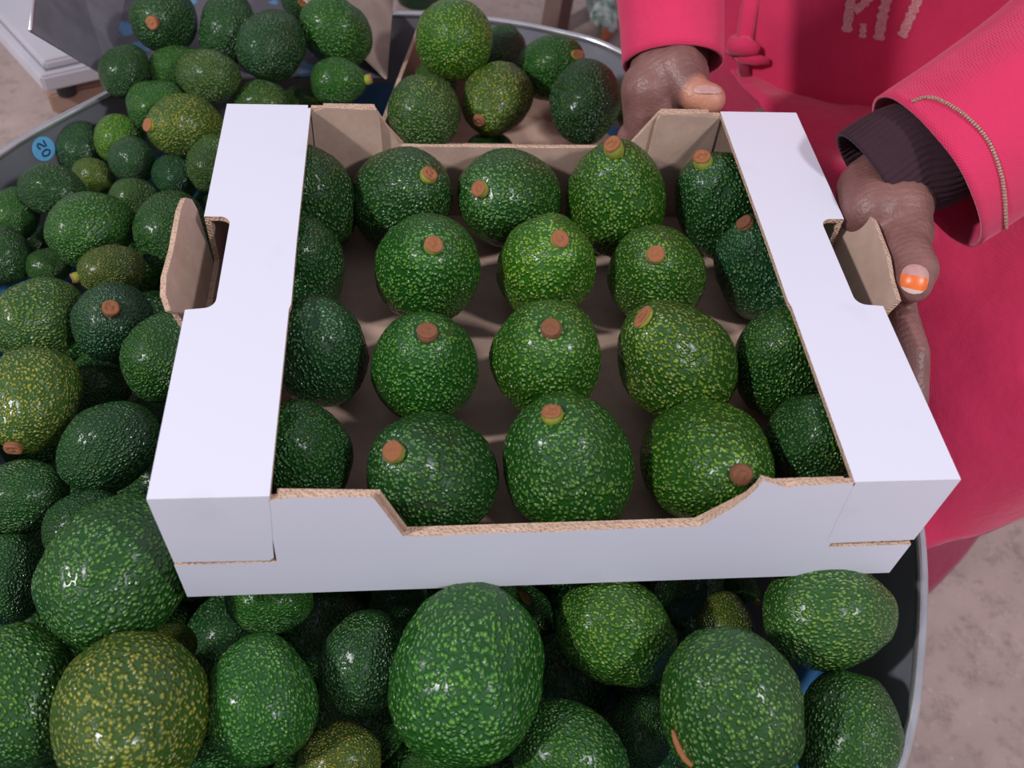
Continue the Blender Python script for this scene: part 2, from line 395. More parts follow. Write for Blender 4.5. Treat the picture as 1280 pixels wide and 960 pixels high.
for sx in (-1, 1):
    # side wall in (y, z) with handle notch open at the top
    p = [(-D2 + TH, -H), (D2 - TH, -H), (D2 - TH, -.0035), (HY1, -.0035), (HY1, HZ)] + [(HY0, HZ), (HY0, -.0035), (-D2 + TH, -.0035)]
    obj('side_wall', panel([(sx * W2, y, z) for y, z in p], (sx, 0, 0), TH), carton, WK)
    # folded shelf on top with the other half of the handle hole
    q = [(W2, -D2), (W2, HY0)] + [(q0, q1) for q0, q1 in arc(.1815, HY0 + .0075, .0065, -PI / 2, -PI, 5)] + \
        [(q0, q1) for q0, q1 in arc(.1815, HY1 - .0065, .0065, PI, PI / 2, 5)] + [(W2, HY1), (W2, D2), (W2 - .004, D2), (W2 - S, D2), (W2 - S, .02), (W2 - S - .0006, -.03), (W2 - S + .0003, -.034), (W2 - S, -D2)]
    sb = panel([(sx * x, y, .0) for x, y in q], (0, 0, 1), TH)
    for f_ in sb.faces:
        c_ = f_.calc_center_median()
        if f_.material_index == 2 and (abs(c_.y) > D2 - .0005 or abs(c_.x) > W2 - .004): f_.material_index = 0
    obj('shelf', sb, carton, [M['white'], M['kraft'], M['edge']])
    # inner leg of the folded shelf
    obj('inner_wall', panel([(sx * (W2 - .006), -D2 + .006, -H + .004), (sx * (W2 - .006), D2 - .006, -H + .004), (sx * (W2 - .006), D2 - .006, -.05), (sx * (W2 - .006), -D2 + .006, -.05)], (-sx, 0, 0), TH * .8), carton, KK)
    for sy in (-1, 1):
        fl = .0012 if sy < 0 else 0
        t = [(W2, -.0002), (W2 - .0005, -.0565), (W2 - .046, -.0575), (W2 - .0485, -.055), (W2 - S + .0012, -.012), (W2 - S + .0006, -.0002)]
        pts3 = [(sx * x, sy * (D2 + .0001), z) for x, z in t]
        obj('end_tab', panel(pts3, (0, sy, 0), TH), carton, WK)
# handle flaps, pushed outwards
def flap(sx, pix, hinge):
    h = Vector((sx * (W2 + .0002), 0, HZ)); n = Vector((-sx, 0, .28)).normalized(); out = []
    for x, y in pix:
        d = Vector(ray(x, y)); out.append(Vector(cam.location) + d * ((h - cam.location).dot(n) / d.dot(n)))
    out += [Vector((h.x, y, h.z)) for y in hinge]
    obj('handle_flap', panel(out, n, TH), carton, KK)
flap(1, [(1045, 287), (1060, 262), (1072, 251), (1080, 256), (1092, 278), (1108, 320), (1113, 350), (1121, 375), (1108, 388)], (-.030, .036))
flap(-1, [(247, 262), (240, 249), (232, 247), (226, 262), (217, 312), (208, 345), (207, 368), (214, 388), (222, 391)], (-.030, .038))

# ------------------------------------------------------------------ second brown tray inside the basin
tray = empty('brown_tray', (.06, .36, -.20), label='brown cardboard tray of loose avocados standing in the basin behind the white carton', cat='box')
A, B = pt(488, 134, z=-.115), pt(530, 23, z=-.115)
x0, x1, y0, y1, zt, zb = A.x, .19, A.y - .05, B.y, -.115, -.205
slant = (B.x - A.x) / (B.y - A.y)
def tx(y): return A.x + (y - A.y) * slant
T2 = .0035
obj('side_wall', panel([(tx(y0), y0, zt), (tx(y1), y1, zt), (tx(y1) + .006, y1, zb), (tx(y0) + .006, y0, zb)], (1, 0, 0), T2), tray, KK)
obj('side_wall', panel([(x1, y0, zt), (x1 - .03, y1 - .06, zt - .06), (x1 - .03, y1 - .06, zb), (x1, y0, zb)], (-1, 0, 0), T2), tray, KK)
obj('back_wall', panel([(tx(y1), y1, zt), (tx(y1) + .04, y1 - .012, zt - .012), (x1 - .03, y1 - .06, zt - .06), (x1 - .03, y1 - .06, zb), (tx(y1), y1, zb)], (0, -1, 0), T2), tray, KK)
obj('front_wall', panel([(tx(y0), y0, zt), (x1, y0, zt), (x1, y0, zb), (tx(y0), y0, zb)], (0, 1, 0), T2), tray, KK)
obj('bottom_panel', panel([(tx(y0), y0, zb), (x1, y0, zb), (x1 - .03, y1 - .06, zb), (tx(y1), y1, zb)], (0, 0, 1), T2), tray, KK)

# ------------------------------------------------------------------ weighing pan, scale, wooden block
pan = empty('scale_pan', (-.22, .55, -.125), label='grey metal weighing pan with sloping sides holding avocados, behind the basin', cat='pan')
PZ = -.122
FLc, FRc = pt(137, 97, z=PZ), pt(484, 95, z=PZ)
BL = FLc + Vector((-.03, .36, 0)); BR = FRc + Vector((.012, .36, 0))
obj('pan_bottom', panel([FLc, FRc, BR, BL], (0, 0, 1), .002), pan, [M['pan_floor']] * 3, label='blue painted bottom, paint peeling, shade painted in as dark patches')
tl = pt(38, 38, z=-.05); tb = pt(42, 0, z=-.05); tb = tl + (tb - tl) * 6
obj('side_wall', panel([FLc, tl, tb, BL], (1, 0, .5), .002), pan, [M['panmetal']] * 3)
obj('wall_lip', tube([tl, tl.lerp(tb, .5), tb], .0016, 6), pan, [M['rim']], True)
tr = pt(383, 0, z=-.062); tr2 = FRc + (tr - FRc) * 1.15
obj('side_wall', panel([FRc + Vector((0, -.004, 0)), tr2, BR + Vector((-.07, 0, .07)), BR], (1, 0, .5), .002), pan, [M['panback']] * 3, label='beige right side wall')
obj('back_wall', panel([BL, tb, BR + Vector((-.07, 0, .07)), BR], (0, -1, 0), .002), pan, [M['panmetal']] * 3)
scale = empty('weighing_scale', (-.35, .85, -.36), label='white plastic weighing scale on a pale wooden block, upper left', cat='scale')
c0 = pt(50, 97, z=-.33); e1 = (pt(118, 88, z=-.33) - c0).normalized(); e2 = Vector((-e1.y, e1.x, 0))
e2 = (pt(0, 42, z=-.33) - c0).normalized(); e1 = (e1 + (e1 - e2 * e1.dot(e2)).normalized()).normalized()
def quadbox(c, a, b, la, lb, z0, z1, ins=0):
    bm = bmesh.new(); v = [c, c + a * la, c + a * la + b * lb, c + b * lb]
    lo = [bm.verts.new((p.x, p.y, z0)) for p in v]; hi = [bm.verts.new((p.x, p.y, z1)) for p in v]
    bm.faces.new(lo[::-1]); bm.faces.new(hi)
    for i in range(4): bm.faces.new((lo[i], lo[(i + 1) % 4], hi[(i + 1) % 4], hi[i]))
    bmesh.ops.bevel(bm, geom=bm.edges[:], offset=.003, segments=2, affect='EDGES'); return bm
bd = obj('body', quadbox(c0, e1, e2, .30, .30, -.352, -.33), scale, [M['scale']])
obj('top_cover', quadbox(c0 + (e1 + e2) * .012, e1, e2, .276, .276, -.333, -.318), scale, [M['scale']])
gp = [c0 + (e1 + e2) * .012 + Vector((0, 0, .0012)), c0 + e1 * .288 + e2 * .012 + Vector((0, 0, .0012)), c0 + e1 * .288 + e2 * .288 + Vector((0, 0, .0012)), c0 + e1 * .012 + e2 * .288 + Vector((0, 0, .0012))]
obj('groove', tube(gp, .0018, 6, True), scale, [M['groove']])
for a, b in ((.03, .02), (.27, .02), (.03, .27), (.27, .27)):
    bm = tube([c0 + e1 * a + e2 * b + Vector((0, 0, -.02)), c0 + e1 * a + e2 * b + Vector((0, 0, -.041))], .012, 14)
    obj('rubber_foot', bm, scale, [M['rubber']])
cc = c0 + e1 * .17 + e2 * .14
obj('pedestal', tube([Vector((cc.x, cc.y, -.318)), Vector((cc.x, cc.y, -.1245))], .035, 20), scale, [M['scale']])
blk = pt(60, 120, z=-.371); g1 = (pt(135, 103, z=-.371) - blk).normalized(); g2 = Vector((-g1.y, g1.x, 0))
block = empty('wooden_block', (c0.x + .1, c0.y + .1, FL), label='pale wooden block with sawn edge under the weighing scale', cat='block')
obj('block', quadbox(blk, g1, g2, .30, .10, -.4, -.371), block, [M['wood']])
for a, b in ((.03, .03), (.27, .03), (.03, .08), (.27, .08)):
    obj('leg', quadbox(blk + g1 * a + g2 * b - (g1 + g2) * .02, g1, g2, .04, .04, FL, -.4), block, [M['wood']])

# ------------------------------------------------------------------ avocados
def profile(u, k):      # radius along the axis, u=-1 blossom end .. 1 stem end
    return math.sqrt(max(0, 1 - u * u)) ** .96 * (1 - k * ((u + 1) / 2) ** 2 + k * .22)
def avocado_mesh(seed, L, k, nu=180, nv=90, peb_amp=.014, fs=17.0):
    r = random.Random(seed); off = Vector((r.uniform(-50, 50), r.uniform(-50, 50), r.uniform(-50, 50)))
    bend = r.uniform(-.06, .06); vs = []; pb = []; sw = []; amp1 = r.uniform(.025, .05)
    for j in range(nv + 1):
        th = PI * j / nv; u = -math.cos(th)
        for i in range(nu if 0 < j < nv else 1):
            a = 2 * PI * i / nu
            rr = profile(u, k) if 0 < j < nv else 0
            p = Vector((rr * math.cos(a) + bend * (1 - u * u), rr * math.sin(a), u * L))
            n = Vector((math.cos(a) * rr, math.sin(a) * rr, u * L / (L * L))).normalized() if rr else Vector((0, 0, u))
            low = noise.noise(p * 1.3 + off) * amp1 * 2 + noise.noise(p * 3.1 + off) * amp1 * .5
            # pebbles stretch into short ridges near the stem
            q = Vector((p.x, p.y, p.z * (.62 if u > .5 else .62 + .3 * min(1, (.5 - u)))))
            qq = q + Vector((noise.noise(q * 5 + off), noise.noise(q * 5 - off), noise.noise(q * 5 + off * 2))) * .05
            d = noise.voronoi(qq * fs * .62 + off)[0]
            pe = max(0., min(1., (d[1] - d[0]) * 1.5)) ; pe = pe * (.65 + .35 * noise.noise(p * 9 + off) + .15)
            pe = max(0., min(1., pe))
            sm = 1.0 if u < .8 else max(.25, 1 - (u - .8) * 3.4)
            dim = -.07 * math.exp(-((1 - u) / .03)) if u > 0 else 0
            vs.append(p + n * (low + pe * peb_amp * sm + dim)); pb.append(pe); sw.append(sm)
    fs_ = []
    def idx(j, i): return 0 if j == 0 else (1 + (nv - 1) * nu if j == nv else 1 + (j - 1) * nu + i % nu)
    for i in range(nu):
        fs_.append((idx(0, 0), idx(1, i + 1), idx(1, i))); fs_.append((idx(nv, 0), idx(nv - 1, i), idx(nv - 1, i + 1)))
        for j in range(1, nv - 1): fs_.append((idx(j, i), idx(j, i + 1), idx(j + 1, i + 1), idx(j + 1, i)))
    me = bpy.data.meshes.new('avocado'); me.from_pydata([tuple(v) for v in vs], [], fs_); me.update()
    at = me.attributes.new('stemward', 'FLOAT', 'POINT'); at.data.foreach_set('value', sw)
    me.polygons.foreach_set('use_smooth', [True] * len(me.polygons)); me.materials.append(M['avo'])
    return me
LR = 1.22
AV_MESH = [avocado_mesh(11, LR, .10), avocado_mesh(12, LR, .2), avocado_mesh(13, LR, .06, fs=15), avocado_mesh(14, LR, .28, fs=19), avocado_mesh(15, LR, .15, fs=18, peb_amp=.018)]
AV_LOW = avocado_mesh(16, LR, .14, nu=72, nv=40)
def stem_meshes():
    res = []
    for cut in (0, 1):
        me = bpy.data.meshes.new('stem' if not cut else 'cut_face'); bm = bmesh.new()
        r = random.Random(4)
        if not cut:
            rings = [[Vector((R_ * math.cos(a) * (1 + .05 * math.sin(3 * a)), R_ * math.sin(a), z)) for a in [k * 2 * PI / 20 for k in range(20)]] for R_, z in ((.15, -.09), (.185, -.02), (.19, .03), (.175, .075), (.155, .09))]
            bm = loft(rings)
        else:
            rings = [[Vector((R_ * math.cos(a) * (1 + .07 * math.sin(2 * a + 1)), R_ * math.sin(a), z + .008 * math.sin(3 * a))) for a in [k * 2 * PI / 20 for k in range(20)]] for R_, z in ((.16, .08), (.175, .1), (.165, .118), (.11, .126), (.09, .112), (.05, .112), (.035, .125))]
            bm = loft(rings)
        bm.to_mesh(me); bm.free(); me.polygons.foreach_set('use_smooth', [True] * len(me.polygons))
        me.materials.append(M['stem_cut'] if cut else M['stem_side']); res.append(me)
    return res
STEM, CUT = stem_meshes()
CUTB = CUT.copy(); CUTB.materials[0] = M['stem_brown']
STEMB = STEM.copy(); STEMB.materials[0] = M['stem_brown']

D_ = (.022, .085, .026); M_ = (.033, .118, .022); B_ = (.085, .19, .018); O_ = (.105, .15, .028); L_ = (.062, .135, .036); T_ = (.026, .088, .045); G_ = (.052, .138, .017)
# (px, py, long semi-axis, short semi-axis, stem pixel or stem direction, centre height, colour, stem kind, label)
# --- the carton: five columns, four rows, standing on end
BX = [
 (388, 238, 66, 60, None, -.047, D_, 0, 'dark green avocado in the carton’s back left corner, partly under the left shelf'),
 (500, 242, 63, 60, (530, 214), -.045, D_, 1, 'deep green back row avocado of the carton, second from the left shelf, orange stem'),
 (635, 242, 64, 60, (602, 229), -.045, M_, 1, 'avocado with a brownish shoulder in the middle of the carton’s back row'),
 (770, 232, 67, 62, (765, 178), -.040, G_, 2, 'tallest avocado of the carton’s back row with a yellow stem collar'),
 (896, 238, 58, 56, (875, 190), -.048, D_, 2, 'avocado in the back right corner of the carton with a lime green stem collar'),
 (376, 325, 60, 56, None, -.05, D_, 0, 'avocado in the carton’s second row from the back, half under the left shelf'),
 (535, 338, 68, 66, (541, 309), -.04, M_, 1, 'round green avocado in the carton just left of the brightest one, second row'),
 (681, 334, 67, 62, (698, 302), -.04, B_, 1, 'bright yellow-green avocado in the carton’s second row, middle column'),
 (822, 340, 65, 61, (819, 320), -.042, G_, 1, 'avocado with its orange stem dead centre, second row of the carton'),
 (952, 335, 62, 56, (935, 284), -.050, T_, 3, 'narrow dark avocado beside the right shelf level with its handle, dry stem'),
 (398, 440, 72, 62, None, -.048, T_, 0, 'large bluish green avocado half under the left shelf, third row'),
 (533, 456, 70, 66, (534, 419), -.04, M_, 3, 'smooth plain green avocado in the carton’s third row, brown stem on top'),
 (685, 450, 72, 69, (689, 414), -.038, G_, 3, 'avocado at the carton’s very centre, third row, brown stem ringed green'),
 (845, 447, 74, 71, (807, 400), -.038, G_, 4, 'avocado with an oval orange cut at its upper left, third row of the carton'),
 (976, 452, 66, 60, None, -.046, M_, 0, 'stemless-looking avocado against the right shelf in the third row'),
 (378, 566, 70, 60, None, -.048, D_, 0, 'avocado in the carton’s front left corner, half under the shelf'),
 (537, 592, 83, 78, (495, 568), -.052, D_, 1, 'big front row avocado with the largest orange stem cut at its upper left'),
 (712, 584, 81, 80, (691, 526), -.052, M_, 1, 'glossy avocado at the middle of the carton’s front row, coarse pebbled skin'),
 (884, 585, 81, 78, (923, 594), -.052, G_, 3, 'front row avocado whose stem points to the lower right, near the torn corner'),
 (1018, 556, 66, 62, None, -.046, D_, 0, 'avocado in the carton’s front right corner, left side in shadow'),
]
# --- the basin and pan: angle = direction of the stem end in the picture, negative tilt = away
PILE = [
 (205, 27, 42, 38, (193, 32), -.082, D_, 3, 'avocado in the metal pan with its small orange stem facing us, farthest left'),
 (288, 36, 42, 35, 80, -.082, D_, 0, 'dark egg-shaped avocado standing in the pan, second from the pan’s left'),
 (345, 60, 43, 38, 50, -.085, D_, 0, 'coarse dark avocado in the pan left of the bright green one'),
 (412, 43, 44, 38, -40, -.082, M_, 0, 'bright green avocado against the pan’s right wall'),
 (381, -3, 30, 27, (379, 2), -.08, D_, 3, 'avocado in the pan cut by the picture’s top edge, orange stem'),
 (163, 92, 36, 27, 60, -.10, D_, 0, 'small dark avocado at the front left corner of the metal pan'),
 (218, 83, 36, 28, 15, -.105, M_, 0, 'bright little avocado wedged at the front of the pan left of the pale one'),
 (266, 98, 44, 31, 170, -.095, L_, 0, 'pale smooth avocado lying flat at the front of the pan'),
 (322, 120, 46, 28, 10, -.11, L_, 0, 'avocado lying flat just above the carton’s left shelf end, dusty green'),
 (424, 103, 42, 28, (457, 100), -.10, M_, 2, 'avocado above the carton’s back left corner with a yellow stem at its right tip'),
 (378, 128, 32, 22, 15, -.135, L_, 0, 'avocado peeping out low above the gap beside the left shelf end'),
 (190, 137, 43, 31, 0, -.12, M_, 0, 'green avocado lying flat above the olive one with the side stem'),
 (234, 163, 46, 38, (190, 160), -.105, O_, 1, 'olive avocado with an orange stem sticking out to its left'),
 (108, 184, 32, 31, 100, -.15, D_, 0, 'dark avocado nearest the blue sticker on the basin wall'),
 (153, 168, 32, 29, 95, -.135, B_, 0, 'small bright green avocado left of the olive one'),
 (172, 202, 28, 27, 120, -.125, T_, 0, 'small shiny bluish avocado below the bright green small one'),
 (212, 217, 28, 24, 150, -.13, T_, 0, 'small bluish avocado below the olive avocado, left of the shelf'),
 (117, 220, 30, 21, 160, -.15, O_, 0, 'small yellowish avocado squeezed between larger ones on the left'),
 (66, 238, 46, 31, -15, -.125, D_, 0, 'dark shiny avocado lying flat close to the basin’s left rim'),
 (170, 247, 40, 25, 10, -.14, L_, 0, 'dull avocado lying flat behind the round one on the left'),
 (116, 286, 50, 44, 20, -.115, M_, 0, 'round green avocado in the upper left of the basin, above the speckled one'),
 (264, 202, 34, 30, 75, -.115, L_, 0, 'light green avocado partly under the far end of the left shelf'),
 (214, 288, 48, 41, 80, -.12, M_, 0, 'smooth green avocado right behind the left handle flap'),
 (18, 268, 34, 28, 70, -.145, M_, 0, 'avocado at the left picture edge just inside the basin rim'),
 (5, 318, 50, 30, 90, -.15, D_, 0, 'very dark avocado cut by the left picture edge, upper one'),
 (44, 300, 22, 17, 40, -.19, D_, 0, 'tiny glimpse of an avocado deep between the ones at the left edge'),
 (60, 332, 36, 21, 10, -.155, M_, 0, 'green avocado half buried left of the speckled one'),
 (139, 338, 58, 31, (84, 349), -.115, O_, 2, 'speckled olive avocado lying with its pale pointed tip to the left'),
 (147, 410, 50, 47, (144, 393), -.11, T_, 3, 'dark avocado on the left standing with its brown stem towards us'),
 (50, 398, 56, 48, 30, -.12, L_, 0, 'large light green avocado at the left edge beside the stem-up one'),
 (200, 441, 63, 45, 65, -.115, M_, 0, 'avocado tucked under the left shelf just below the handle'),
 (42, 500, 60, 54, (18, 556), -.115, O_, 3, 'big olive avocado at the left edge with a dark stem at the bottom'),
 (122, 482, 46, 34, 20, -.15, D_, 0, 'dark avocado buried between the stem-up one and the round one below'),
 (137, 562, 62, 51, 35, -.115, D_, 0, 'plain dark green avocado against the front half of the left shelf'),
 (185, 520, 30, 22, 0, -.165, D_, 0, 'small dark avocado in the gap beside the left shelf'),
 (32, 620, 58, 44, 10, -.13, D_, 0, 'dark avocado at the left edge below the olive one with dark stem'),
 (108, 652, 58, 42, 20, -.135, D_, 0, 'avocado behind the big pear-shaped one, left of the carton corner'),
 (12, 722, 60, 44, 90, -.15, D_, 0, 'dark olive avocado at the left edge in the shade'),
 (147, 715, 93, 82, 55, -.105, M_, 0, 'large pear-shaped avocado under the carton’s front left corner'),
 (38, 865, 88, 72, 110, -.125, M_, 0, 'large glossy avocado at the lower left edge of the picture'),
 (157, 888, 92, 88, (150, 960), -.11, O_, 0, 'very round yellow-olive avocado, lower left'),
 (212, 806, 40, 26, 160, -.165, O_, 0, 'small olive avocado half hidden between the pear-shaped and the round ones'),
 (48, 962, 52, 30, 20, -.17, D_, 0, 'avocado sliver at the bottom left corner'),
 (338, 748, 66, 42, 0, -.14, M_, 0, 'avocado hidden under the carton’s front left, its lower part showing'),
 (326, 872, 84, 64, 95, -.115, M_, 0, 'upright avocado with a yellow patch at its top, lower left of centre'),
 (458, 827, 74, 52, 75, -.13, D_, 0, 'narrow dark pebbled avocado with a flat top, below the carton'),
 (600, 848, 102, 90, 80, -.118, M_, 0, 'biggest avocado, pear-shaped with brown scuffs, bottom centre'),
 (625, 768, 62, 36, (655, 748), -.165, M_, 4, 'avocado behind the biggest one, its orange stem just showing'),
 (425, 950, 70, 42, 10, -.15, O_, 0, 'olive coarse-skinned avocado at the bottom edge left of centre'),
 (540, 968, 68, 32, 0, -.16, M_, 0, 'avocado sliver at the bottom edge under the biggest one'),
 (700, 935, 80, 62, -30, -.13, M_, 0, 'very glossy avocado at the bottom right of the biggest one'),
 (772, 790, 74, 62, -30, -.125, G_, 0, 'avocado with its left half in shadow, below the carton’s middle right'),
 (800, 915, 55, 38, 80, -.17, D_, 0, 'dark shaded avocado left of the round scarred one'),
 (915, 885, 88, 84, (900, 800), -.105, M_, 0, 'round green avocado with a reddish brown scar, bottom right'),
 (1040, 777, 98, 66, 5, -.115, L_, 0, 'large avocado lying sideways under the carton’s right front corner'),
 (908, 782, 42, 34, 100, -.155, O_, 0, 'yellow-green avocado peeping between the round scarred and the sideways one'),
 (928, 735, 46, 20, (944, 751), -.165, M_, 2, 'avocado under the carton edge with a tiny pale stem tip'),
 (1055, 908, 74, 61, 80, -.135, M_, 0, 'avocado against the basin’s right wall at the bottom right'),
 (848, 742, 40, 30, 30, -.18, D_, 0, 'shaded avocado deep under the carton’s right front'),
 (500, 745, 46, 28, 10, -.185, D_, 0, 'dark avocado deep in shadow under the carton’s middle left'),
 # in the brown tray
 (574, 56, 43, 46, 90, -.075, B_, 0, 'bright yellow-green avocado on top of those in the brown tray'),
 (628, 66, 34, 28, 70, -.12, D_, 0, 'dull dark avocado behind the bright one in the brown tray'),
 (689, 85, 44, 37, (722, 70), -.10, M_, 4, 'avocado in the brown tray with a torn reddish stem at its upper right'),
 (731, 126, 50, 41, 80, -.10, D_, 0, 'smooth dark oval avocado at the right of the brown tray'),
 (532, 138, 46, 43, 110, -.10, L_, 0, 'pale avocado at the front left of the brown tray'),
 (545, 98, 34, 26, 60, -.13, L_, 0, 'avocado mostly hidden between the bright and the pale one in the brown tray'),
 (614, 128, 45, 40, (594, 153), -.11, O_, 3, 'olive avocado with its dark stem pointing down in the brown tray'),
 (612, 178, 38, 24, 0, -.135, M_, 0, 'green avocado just behind the carton’s low back edge'),
 (795, 128, 40, 28, 85, -.12, B_, 0, 'green avocado half hidden by the wrist, right end of the brown tray'),
]
def solve(rows, grow):
    out = []
    for (px, py, a, b, st, z, col, sk, lab) in rows:
        C = pt(px, py, z=z); t = (Vector(C) - cam.location).dot(Vector(ray(640, 480)))
        R_ = b * t / F
        view = (C - cam.location).normalized()
        right = Vector(CM[:, 0]); up = Vector(CM[:, 1])
        if isinstance(st, tuple):
            d = Vector(ray(*st)).normalized(); oc = Vector(cam.location) - C; RL = R_ * LR
            bq = oc.dot(d); disc = bq * bq - (oc.dot(oc) - RL * RL)
            s = -bq - math.sqrt(disc) if disc > 0 else -bq
            ax = (Vector(cam.location) + d * s - C).normalized()
        elif st is None: ax = Vector((random.uniform(-.2, .2), random.uniform(-.2, .1), 1)).normalized()
        else:
            ra = max(1, min(LR * .999, a / b)); s2 = (ra * ra - 1) / (LR * LR - 1); s = math.sqrt(s2)
            th = math.radians(st); dirp = right * math.cos(th) + up * math.sin(th)
            ax = (dirp * s + view * math.sqrt(max(0, 1 - s2))).normalized()
        out.append([np.array(C), R_ * grow, np.array(ax), col, sk, lab])
    return out
boxav = solve(BX, 1.0)
for it in range(30):
    for i, a in enumerate(boxav):
        for b in boxav[i + 1:]:
            d = (a[0] - b[0]) * np.array([1, 1, .3]); L = math.sqrt(d @ d); o = (a[1] + b[1]) * .97 - L
            if o > 0: a[0][:2] += d[:2] / L * o * .4; b[0][:2] -= d[:2] / L * o * .4
    for a in boxav:
        a[0][1] = max(-D2 + .0045 + a[1] * 1.0, min(D2 - .0075 - a[1] * 1.0, a[0][1])); a[0][0] = max(-W2 + .007 + a[1], min(W2 - .007 - a[1], a[0][0]))
        a[0][2] = max(a[0][2], -H + .004 + a[1] * 1.12)
pile = solve(PILE, 1.05)
# settle the pile: each fruit slides along the line of sight or sideways until it no longer cuts into its neighbours
def spheres(av): return [(av[0] + av[2] * av[1] * o, av[1] * f) for o, f in ((-.22, .96), (0, .98), (.28, .9))]
SIGHT = [(a[0] - CO) / np.linalg.norm(a[0] - CO) for a in pile]
for it in range(160):
    SP = [spheres(a) for a in pile]; mv = [np.zeros(3) for _ in pile]
    for i in range(len(pile)):
        for j in range(i + 1, len(pile)):
            d0 = pile[i][0] - pile[j][0]
            if d0 @ d0 > (1.3 * (pile[i][1] + pile[j][1])) ** 2: continue
            best = 0; bd_ = None
            for ci, ri in SP[i]:
                for cj, rj in SP[j]:
                    d = ci - cj; L = math.sqrt(d @ d) + 1e-9; o = ri + rj - L
                    if o > best: best = o; bd_ = d / L
            if best > 0:
                # prefer separating in depth, whoever is in front stays in front
                for k_, s_ in ((i, 1), (j, -1)):
                    v = SIGHT[k_]; q = s_ * bd_
                    dep = v * (v @ q)
                    mv[k_] += best * (.35 * q * .35 + .55 * dep)
    for i, a in enumerate(pile):
        a[0] = a[0] + np.clip(mv[i], -.004, .004)
        c = a[0]
        if it < 159:
            lim = -H - .0015 - a[1] * 1.05
            if abs(c[0]) < W2 + .0 and abs(c[1]) < D2 + .0 and c[2] > lim: a[0][2] += (lim - c[2]) * .5
            if c[2] < -.205: a[0][2] += (-.205 - c[2]) * .4
def place(av, mesh, group, name='avocado', rot=None, zs=1):
    C, R_, ax, col, sk, lab = av
    axv = Vector(ax); q = axv.to_track_quat('Z', 'Y').to_matrix().to_4x4() @ Matrix.Rotation(random.uniform(0, 6.28) if rot is None else rot, 4, 'Z')
    o = bpy.data.objects.new(name, mesh); COL.objects.link(o)
    o.matrix_world = Matrix.Translation(Vector(C)) @ q @ Matrix.Diagonal((R_, R_, R_ * zs, 1))
    j = [random.uniform(.88, 1.12) for _ in range(3)]
    o.color = (col[0] * j[0], col[1] * j[1], col[2] * j[2], 1)
    tag(o, lab, 'avocado', group)
    if sk:
        s = bpy.data.objects.new('stem', STEMB if sk == 3 else STEM); COL.objects.link(s); s.parent = o
        s.location = (0, 0, LR * (1.0 - (.03 if sk != 2 else .0))); e = .030 / R_ if sk != 2 else .034 / R_
        e = max(.85, min(1.15, e)); s.scale = (e, e, e * (1 if sk != 2 else 1.5))
        if sk == 4: s.scale = (e * 1.25, e * .85, e * .6)
        s.rotation_euler = (random.uniform(-.2, .2), random.uniform(-.2, .2), random.uniform(0, 6))
        c = bpy.data.objects.new('cut_face', CUTB if sk == 3 and random.random() < .4 else CUT); COL.objects.link(c); c.parent = s
    return o
for i, a in enumerate(boxav): place(a, AV_MESH[i % 5] if a[3] != B_ else AV_MESH[4], 'avocados packed in the white carton', zs=1.08)
for i, a in enumerate(pile):
    o = place(a, AV_MESH[(i * 3 + 1) % 5], 'loose avocados heaped in the basin' if i < 60 else 'avocados in the brown tray')
    if 'reddish brown scar' in a[5]: SCARRED = o
# lower layer, glimpsed through the gaps
pos = []
def inside_basin(x, y, m):
    inn = rimscale(-m, 0); c = False; n = len(inn)
    for i in range(n):
        a, b = inn[i], inn[i - 1]
        if (a.y > y) != (b.y > y) and x < (b.x - a.x) * (y - a.y) / (b.y - a.y) + a.x: c = not c
    return c
low = []
for gy in range(-8, 10):
    for gx in range(-9, 7):
        x = -.1 + (gx + .5 * (gy % 2)) * .060 + random.uniform(-.006, .006); y = .06 + gy * .052 + random.uniform(-.006, .006)
        if inside_basin(x, y, .082) and not (x > -.14 and y > .22):
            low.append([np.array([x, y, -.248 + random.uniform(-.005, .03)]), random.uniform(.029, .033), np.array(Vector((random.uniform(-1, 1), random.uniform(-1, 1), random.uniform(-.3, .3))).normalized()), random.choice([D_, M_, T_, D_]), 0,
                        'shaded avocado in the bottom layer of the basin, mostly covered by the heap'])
for it in range(60):
    for i, a in enumerate(low):
        for other in (low, pile):
            for b in other:
                if a is b: continue
                d = a[0] - b[0]; L = math.sqrt(d @ d) + 1e-9; o = (a[1] + b[1]) * 1.0 - L
                if o > 0: a[0] = a[0] + d / L * o * (.3 if other is low else .5)
        a[0][2] = max(a[0][2], BB + a[1] * 1.02)
rimmers = []
for gy in range(-8, 10):
    for gx in range(-9, 7):
        x = -.1 + (gx + .5 * (gy % 2)) * .066 + random.uniform(-.006, .006); y = .06 + gy * .058 + random.uniform(-.006, .006)
        c = np.array([x, y, -.178 + random.uniform(-.012, .012)]); R_ = random.uniform(.030, .034)
        q = (c - CO) @ CM; u, v = 640 + F * q[0] / -q[2], 480 - F * q[1] / -q[2]
        if -45 < u < 1325 and -40 < v < 1010 or y > .3 or not inside_basin(x, y, .055): continue
        if any(np.linalg.norm(c - b[0]) < (R_ + b[1]) * .97 for b in pile + rimmers): continue
        rimmers.append([c, R_, np.array(Vector((random.uniform(-1, 1), random.uniform(-1, 1), random.uniform(-.3, .6))).normalized()), random.choice([D_, M_, T_, M_, O_]), 0, 'green avocado resting against the basin wall outside the picture’s lower left edge'])
low = [a for a in low if not any(np.linalg.norm(a[0] - b[0]) < (a[1] + b[1]) * .74 for b in rimmers)]
for a in rimmers: place(a, AV_LOW, 'avocados against the basin wall outside the picture')
for i, a in enumerate(low):
    bad = any(np.linalg.norm(a[0] - b[0]) < (a[1] + b[1]) * .74 for b in pile)
    if not bad: place(a, AV_LOW, 'bottom layer of avocados in the basin')

